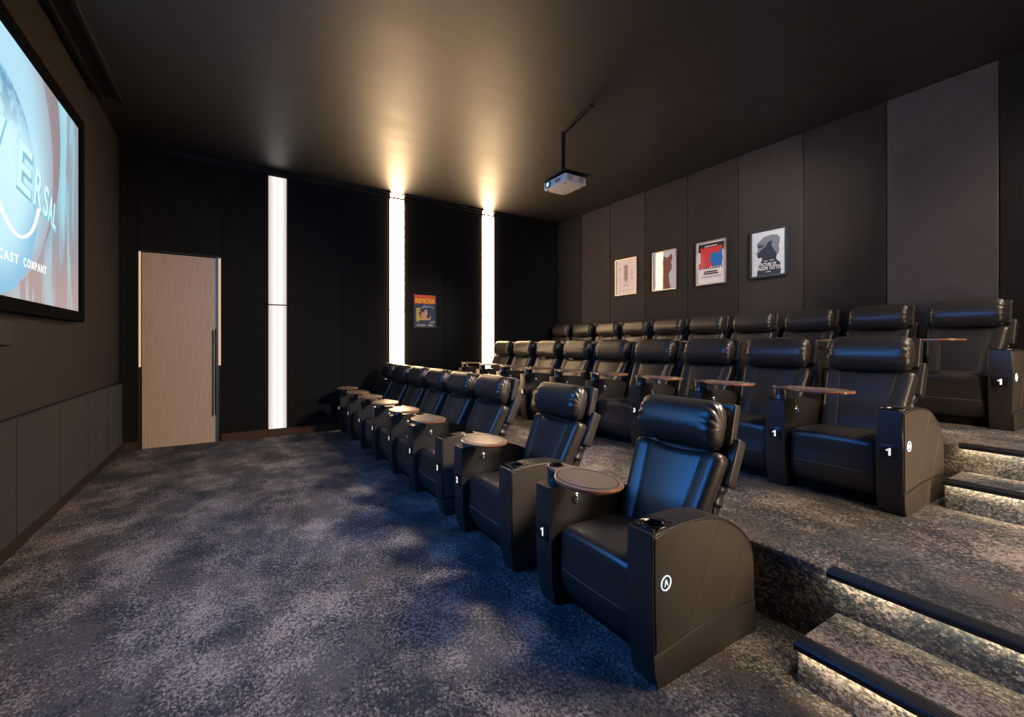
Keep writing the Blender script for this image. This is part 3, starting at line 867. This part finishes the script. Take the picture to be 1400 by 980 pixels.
def shell_mesh():
    def fn(q): return rec_frame(Vector((q.x + (-.012 if abs(q.y) > .25 else 0), q.y, q.z)), 0, 0)
    bm = rbox((.782, 0, .778), (.038, .302, .125), .012, 6, fn); return mesh_from(bm, 'back_shell', LEATHER)
def lower_shell_mesh():
    def fn(q): return rec_frame(q, 0, 0)
    bm = rbox((.625, 0, .455), (.035, .255, .235), .02, 6, fn); return mesh_from(bm, 'back_cover', LEATHER)
def bellows_mesh():
    def fn(q):
        w = .006 * math.sin(q.z * 95 + 6 * q.y) * (1 if abs(q.y) > .2 or abs(q.x) > .03 else 0)
        return rec_frame(Vector((q.x + w, q.y * (1 + .02 * math.sin(q.z * 80)), q.z)), 0, 0)
    bm = rbox((.690, 0, .635), (.035, .272, .075), .02, 12, fn); return mesh_from(bm, 'back_bellows', LEATHER, angle=70)
def head_shell_mesh():
    A = math.radians(14)
    def fn(q): return Vector((q.x * math.cos(A) + q.z * math.sin(A), q.y, -q.x * math.sin(A) + q.z * math.cos(A)))
    bm = rbox((.806, 0, .975), (.029, .272, .108), .012, 6, fn); return mesh_from(bm, 'headrest_shell', LEATHER)
def headrest_mesh():
    bm = B(); A = math.radians(16); HL = .258
    ys = [-1, -.995, -.98, -.955, -.92, -.88, -.83, -.77, -.70, -.6, -.45, -.25, 0]
    ys = ys + [-y for y in reversed(ys[:-1])]
    n = 64; rings = []
    for yy in ys:
        a = abs(yy)
        e = max(0, (a - .66) / .34)
        s = math.sqrt(max(0, 1 - e ** 3.2)) * .45 + .55 * (1 - e ** 5 * .35) if a < .999 else .30
        if a >= .98: s *= (.93 if a < .99 else .80 if a < .999 else 1)
        ring = []
        for k in range(n):
            th = 2 * PI * k / n
            ct, st_ = math.cos(th), math.sin(th)
            px = -.078 * math.copysign(abs(ct) ** .85, ct); pz = .128 * math.copysign(abs(st_) ** .9, st_)
            wr = 1 + e * (.085 * math.sin(13 * th + 1.3 * math.sin(3 * th)) + .05 * math.sin(21 * th))
            r = s * wr
            px *= r; pz *= r
            if pz < 0: px += .030 * (pz / .128) ** 2   # lower edge tucks back
            pz += -.010 * e
            x = px * math.cos(A) + pz * math.sin(A); z = -px * math.sin(A) + pz * math.cos(A)
            ring.append(bm.verts.new((.702 + x, yy * HL * (1 - .0 * pz), .977 + z)))
        rings.append(ring)
    for A_, C in zip(rings, rings[1:]):
        for k in range(n): bm.faces.new((A_[k], A_[(k + 1) % n], C[(k + 1) % n], C[k]))
    bm.faces.new(rings[0]); bm.faces.new(list(reversed(rings[-1])))
    return mesh_from(bm, 'headrest', LEATHER, angle=80)
def plate_mesh(yc):
    bm = B(); add_box(bm, -.006, .006, yc - .046, yc + .046, .342, .430, .004, 2)
    return mesh_from(bm, 'number_plate', PLATE)
PL_L, PL_R = plate_mesh(CY), plate_mesh(-CY)
digit_cache = {}
def digit_mesh(s, yc):
    k = (s, yc)
    if k not in digit_cache:
        if s == '1':
            bm = B(); add_prism(bm, [(-.001, -.023), (.011, -.023), (.011, .023), (.003, .023), (-.003, .017), (-.013, .012), (-.013, .003), (-.001, .008)], -.0005, .0005, 'xy')
        else:
            bm = fit_text(text_bm(s, .05, .0030, .0005), None, .046)
        xform(bm, basis((0, -1, 0), (0, 0, 1), (-.0067, yc, .386)))
        digit_cache[k] = mesh_from(bm, 'number', DIGIT, smooth=False)
    return digit_cache[k]

# ---- prototype
def child(name, me, parent, label=None):
    o = link(bpy.data.objects.new(name, me)); o.parent = parent
    if label: o['label'] = label
    return o
ME = dict(base=base_mesh(), seat=seat_mesh(), seat_seam=seat_stitch_mesh(), backrest=pad_mesh(), backrest_seam_a=back_seam_mesh(-1), backrest_seam_b=back_seam_mesh(1),
          back_shell=shell_mesh(), back_cover=lower_shell_mesh(), back_bellows=bellows_mesh(), headrest_shell=head_shell_mesh(), headrest=headrest_mesh(),
          tray_post=post_mesh(), tray_top=tray_mesh(), tray_edge=tray_edge_mesh(), tray_inlay=tray_inlay_mesh(), inlay_rim=tray_ring_mesh(), tray_cup=tray_cup_mesh(),
          control_button=button_mesh(), button_light=buttonlight_mesh(),
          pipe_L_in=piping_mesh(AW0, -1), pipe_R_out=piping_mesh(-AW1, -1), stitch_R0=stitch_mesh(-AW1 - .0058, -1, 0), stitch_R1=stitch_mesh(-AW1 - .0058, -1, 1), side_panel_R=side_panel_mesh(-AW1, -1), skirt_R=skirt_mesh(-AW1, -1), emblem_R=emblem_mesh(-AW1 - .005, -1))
def build_recliner(number, right=None, right_plate=None, emblem=False):
    t = link(bpy.data.objects.new('recliner', None)); t.empty_display_size = .1
    child('base', ME['base'], t); 
    s = child('seat', ME['seat'], t); child('seam', ME['seat_seam'], s)
    b = child('backrest', ME['backrest'], t); child('seam', ME['backrest_seam_a'], b); child('seam', ME['backrest_seam_b'], b)
    c = child('back_shell', ME['back_shell'], t); child('bellows', ME['back_bellows'], c); child('back_cover', ME['back_cover'], t)
    h = child('headrest', ME['headrest'], t, 'gathered bolster headrest'); child('headrest_shell', ME['headrest_shell'], h)
    a = child('armrest', ARM_L, t); child('piping', ME['pipe_L_in'], a)
    bt = child('control_button', ME['control_button'], t, 'round chrome button'); child('button_light', ME['button_light'], bt)
    tr = child('tray_table', ME['tray_top'], t, 'taupe swivel tray table with copper edge')
    for k in ('tray_edge', 'tray_inlay', 'inlay_rim', 'tray_cup'): child(k, ME[k], tr)
    child('tray_post', ME['tray_post'], t)
    p = child('number_plate', PL_L, t, 'black number plate with white number %s' % number); child('number', digit_mesh(number, CY), p)
    if right:
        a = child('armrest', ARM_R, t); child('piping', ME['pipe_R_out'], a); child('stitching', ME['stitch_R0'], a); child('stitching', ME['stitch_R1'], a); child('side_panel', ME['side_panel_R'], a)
        child('cup_holder', CUP_R, a)
        child('side_skirt', ME['skirt_R'], a)
        if emblem:
            e = child('lit_emblem', ME['emblem_R'], t, 'glowing white ring emblem')
        if right_plate:
            p = child('number_plate', PL_R, t, 'black number plate with white number %s' % right_plate); child('number', digit_mesh(right_plate, -CY), p)
    return t
ORD = ['', 'nearest', 'second', 'third', 'fourth', 'fifth', 'sixth', 'seventh', 'eighth', 'ninth', 'tenth']
front_lab = ['black leather recliner at the near end of the front row, glowing emblem on its side',
             'black leather recliner number 2, standing alone in the front row behind the nearest one',
             'black leather front row recliner with number 3 on its near armrest']
for i in range(8):
    y = [1.61, 2.693][i] if i < 2 else 3.75 + .675 * (i - 2)
    t = build_recliner(str(i + 1), right=i < 3, right_plate='3' if i == 2 else None, emblem=(i == 0))
    t.location = (1.422, y, 0)
    lab = front_lab[i] if i < 3 else ('black leather recliner at the far end of the front row, against the black wall' if i == 7 else
          'black leather recliner in the front row, %s from the near end' % ORD[i + 1])
    tag(t, lab, 'chair', 'recliners of the front row')
for i in range(9):
    t = build_recliner(str(i + 1), right=i == 0, right_plate='1' if i == 0 else None, emblem=i == 0)
    t.location = (3.388, 1.40 + .675 * i, Z1)
    lab = 'black leather recliner at the near end of the middle row, beside the steps' if i == 0 else ('black leather recliner at the far end of the middle row, by the warm light strip' if i == 8 else
          'black leather recliner in the middle row, %s from the near end' % ORD[i + 1])
    tag(t, lab, 'chair', 'recliners of the middle row')
for i in range(10):
    t = build_recliner(str(i + 1), right=i == 0, right_plate='1' if i == 0 else None, emblem=i == 0)
    t.location = (5.130, 1.245 + .675 * i, Z2)
    lab = 'black leather recliner at the near end of the back row, by the photo edge' if i == 0 else ('black leather recliner at the far end of the back row, in the dark corner' if i == 9 else
          'black leather recliner in the back row against the velvet wall, %s from the near end' % ORD[i + 1])
    tag(t, lab, 'chair', 'recliners of the back row')

# ------------------------------------------------------------------ unseen ceiling spotlights, added to light the room
DLM = emitter('spotlight_lamp', (1, .80, .58), 6)
for i, (x, y, aim, size, watt, colr, lab) in enumerate((
        (4.3, -.25, (-.4, 5.6, .0), 62, K['key'], (1, .80, .63), 'black ceiling spotlight above the side aisle, turned towards the door'),
        (5.75, -.35, (5.0, 1.6, .9), 100, K['row'], (1, .78, .58), 'black ceiling spotlight above the side aisle, turned to the back row'),
        (4.35, -.45, (3.4, 1.5, .6), 100, K['row'] * .8, (1, .78, .58), 'black ceiling spotlight above the side aisle, turned to the middle row'),
        (4.4, .95, (6.03, 4.2, 2.55), 58, K['poster'], (1, .86, .74), 'black ceiling spotlight above the middle row, turned to the framed posters'),
        (3.2, .4, (2.947, 7.65, 2.0), 13, K['small'], (1, .88, .76), 'black ceiling spotlight above the front row, turned to the small poster'),
        (2.9, -.55, (2.2, 1.3, .3), 95, K['row'] * .5, (1, .78, .58), 'black ceiling spotlight above the side aisle, turned to the front row'))):
    p = Vector((x, y, HC - .12)); d = (Vector(aim) - p).normalized()
    t = thing('ceiling_spotlight', (x, y, HC), 0, lab, 'spotlight', 'spotlights above the side aisle')
    bm = B(); add_lathe(bm, [(0, -.02), (.05, -.02), (.05, 0), (0, 0)], (0, 0, 0), 'z', 24); add_tube(bm, [(0, 0, -.02), (0, 0, -.12)], .008, 8); obj('bracket', bm, BLACKM, t)
    q = d.to_track_quat('-Z', 'Y').to_matrix().to_4x4(); q.translation = (0, 0, -.12)
    bm = B(); add_lathe(bm, [(0, .08), (.035, .08), (.04, .07), (.04, -.05), (.036, -.05), (.036, -.02), (0, -.02)], (0, 0, 0), 'z', 24); xform(bm, q); obj('head', bm, BLACKM, t)
    bm = B(); add_lathe(bm, [(0, -.024), (.034, -.024), (.034, -.021), (0, -.021)], (0, 0, 0), 'z', 24); xform(bm, q); obj('lamp', bm, DLM, t)
    li = bpy.data.lights.new('spotlight_beam', 'SPOT'); li.energy = watt; li.color = colr; li.spot_size = math.radians(size); li.spot_blend = .7; li.shadow_soft_size = .35
    lo = link(bpy.data.objects.new('spotlight_beam', li)); lo.location = p + d * .06; lo.rotation_euler = d.to_track_quat('-Z', 'Y').to_euler()

# ------------------------------------------------------------------ world, camera, view
w = bpy.data.worlds.new('World'); scene.world = w; w.use_nodes = True
w.node_tree.nodes['Background'].inputs[0].default_value = (0, 0, 0, 1)
F, YAW, Y0 = 604.28, math.radians(32.13), 470.94
cam = bpy.data.cameras.new('Camera'); co = link(bpy.data.objects.new('Camera', cam))
co.location = (0, 0, 1.4); co.rotation_euler = (PI / 2, 0, -YAW)
cam.sensor_width = 36; cam.lens = 36 * F / 1400; cam.shift_y = -(490 - Y0) / 1400; cam.clip_start = .02
scene.camera = co
vs = scene.view_settings
vs.view_transform = 'Standard'; vs.look = 'None'; vs.exposure = 0; vs.gamma = 1; vs.use_curve_mapping = False
scene.cycles.use_denoising = True
scene.cycles.max_bounces = 8; scene.cycles.diffuse_bounces = 4; scene.cycles.glossy_bounces = 4
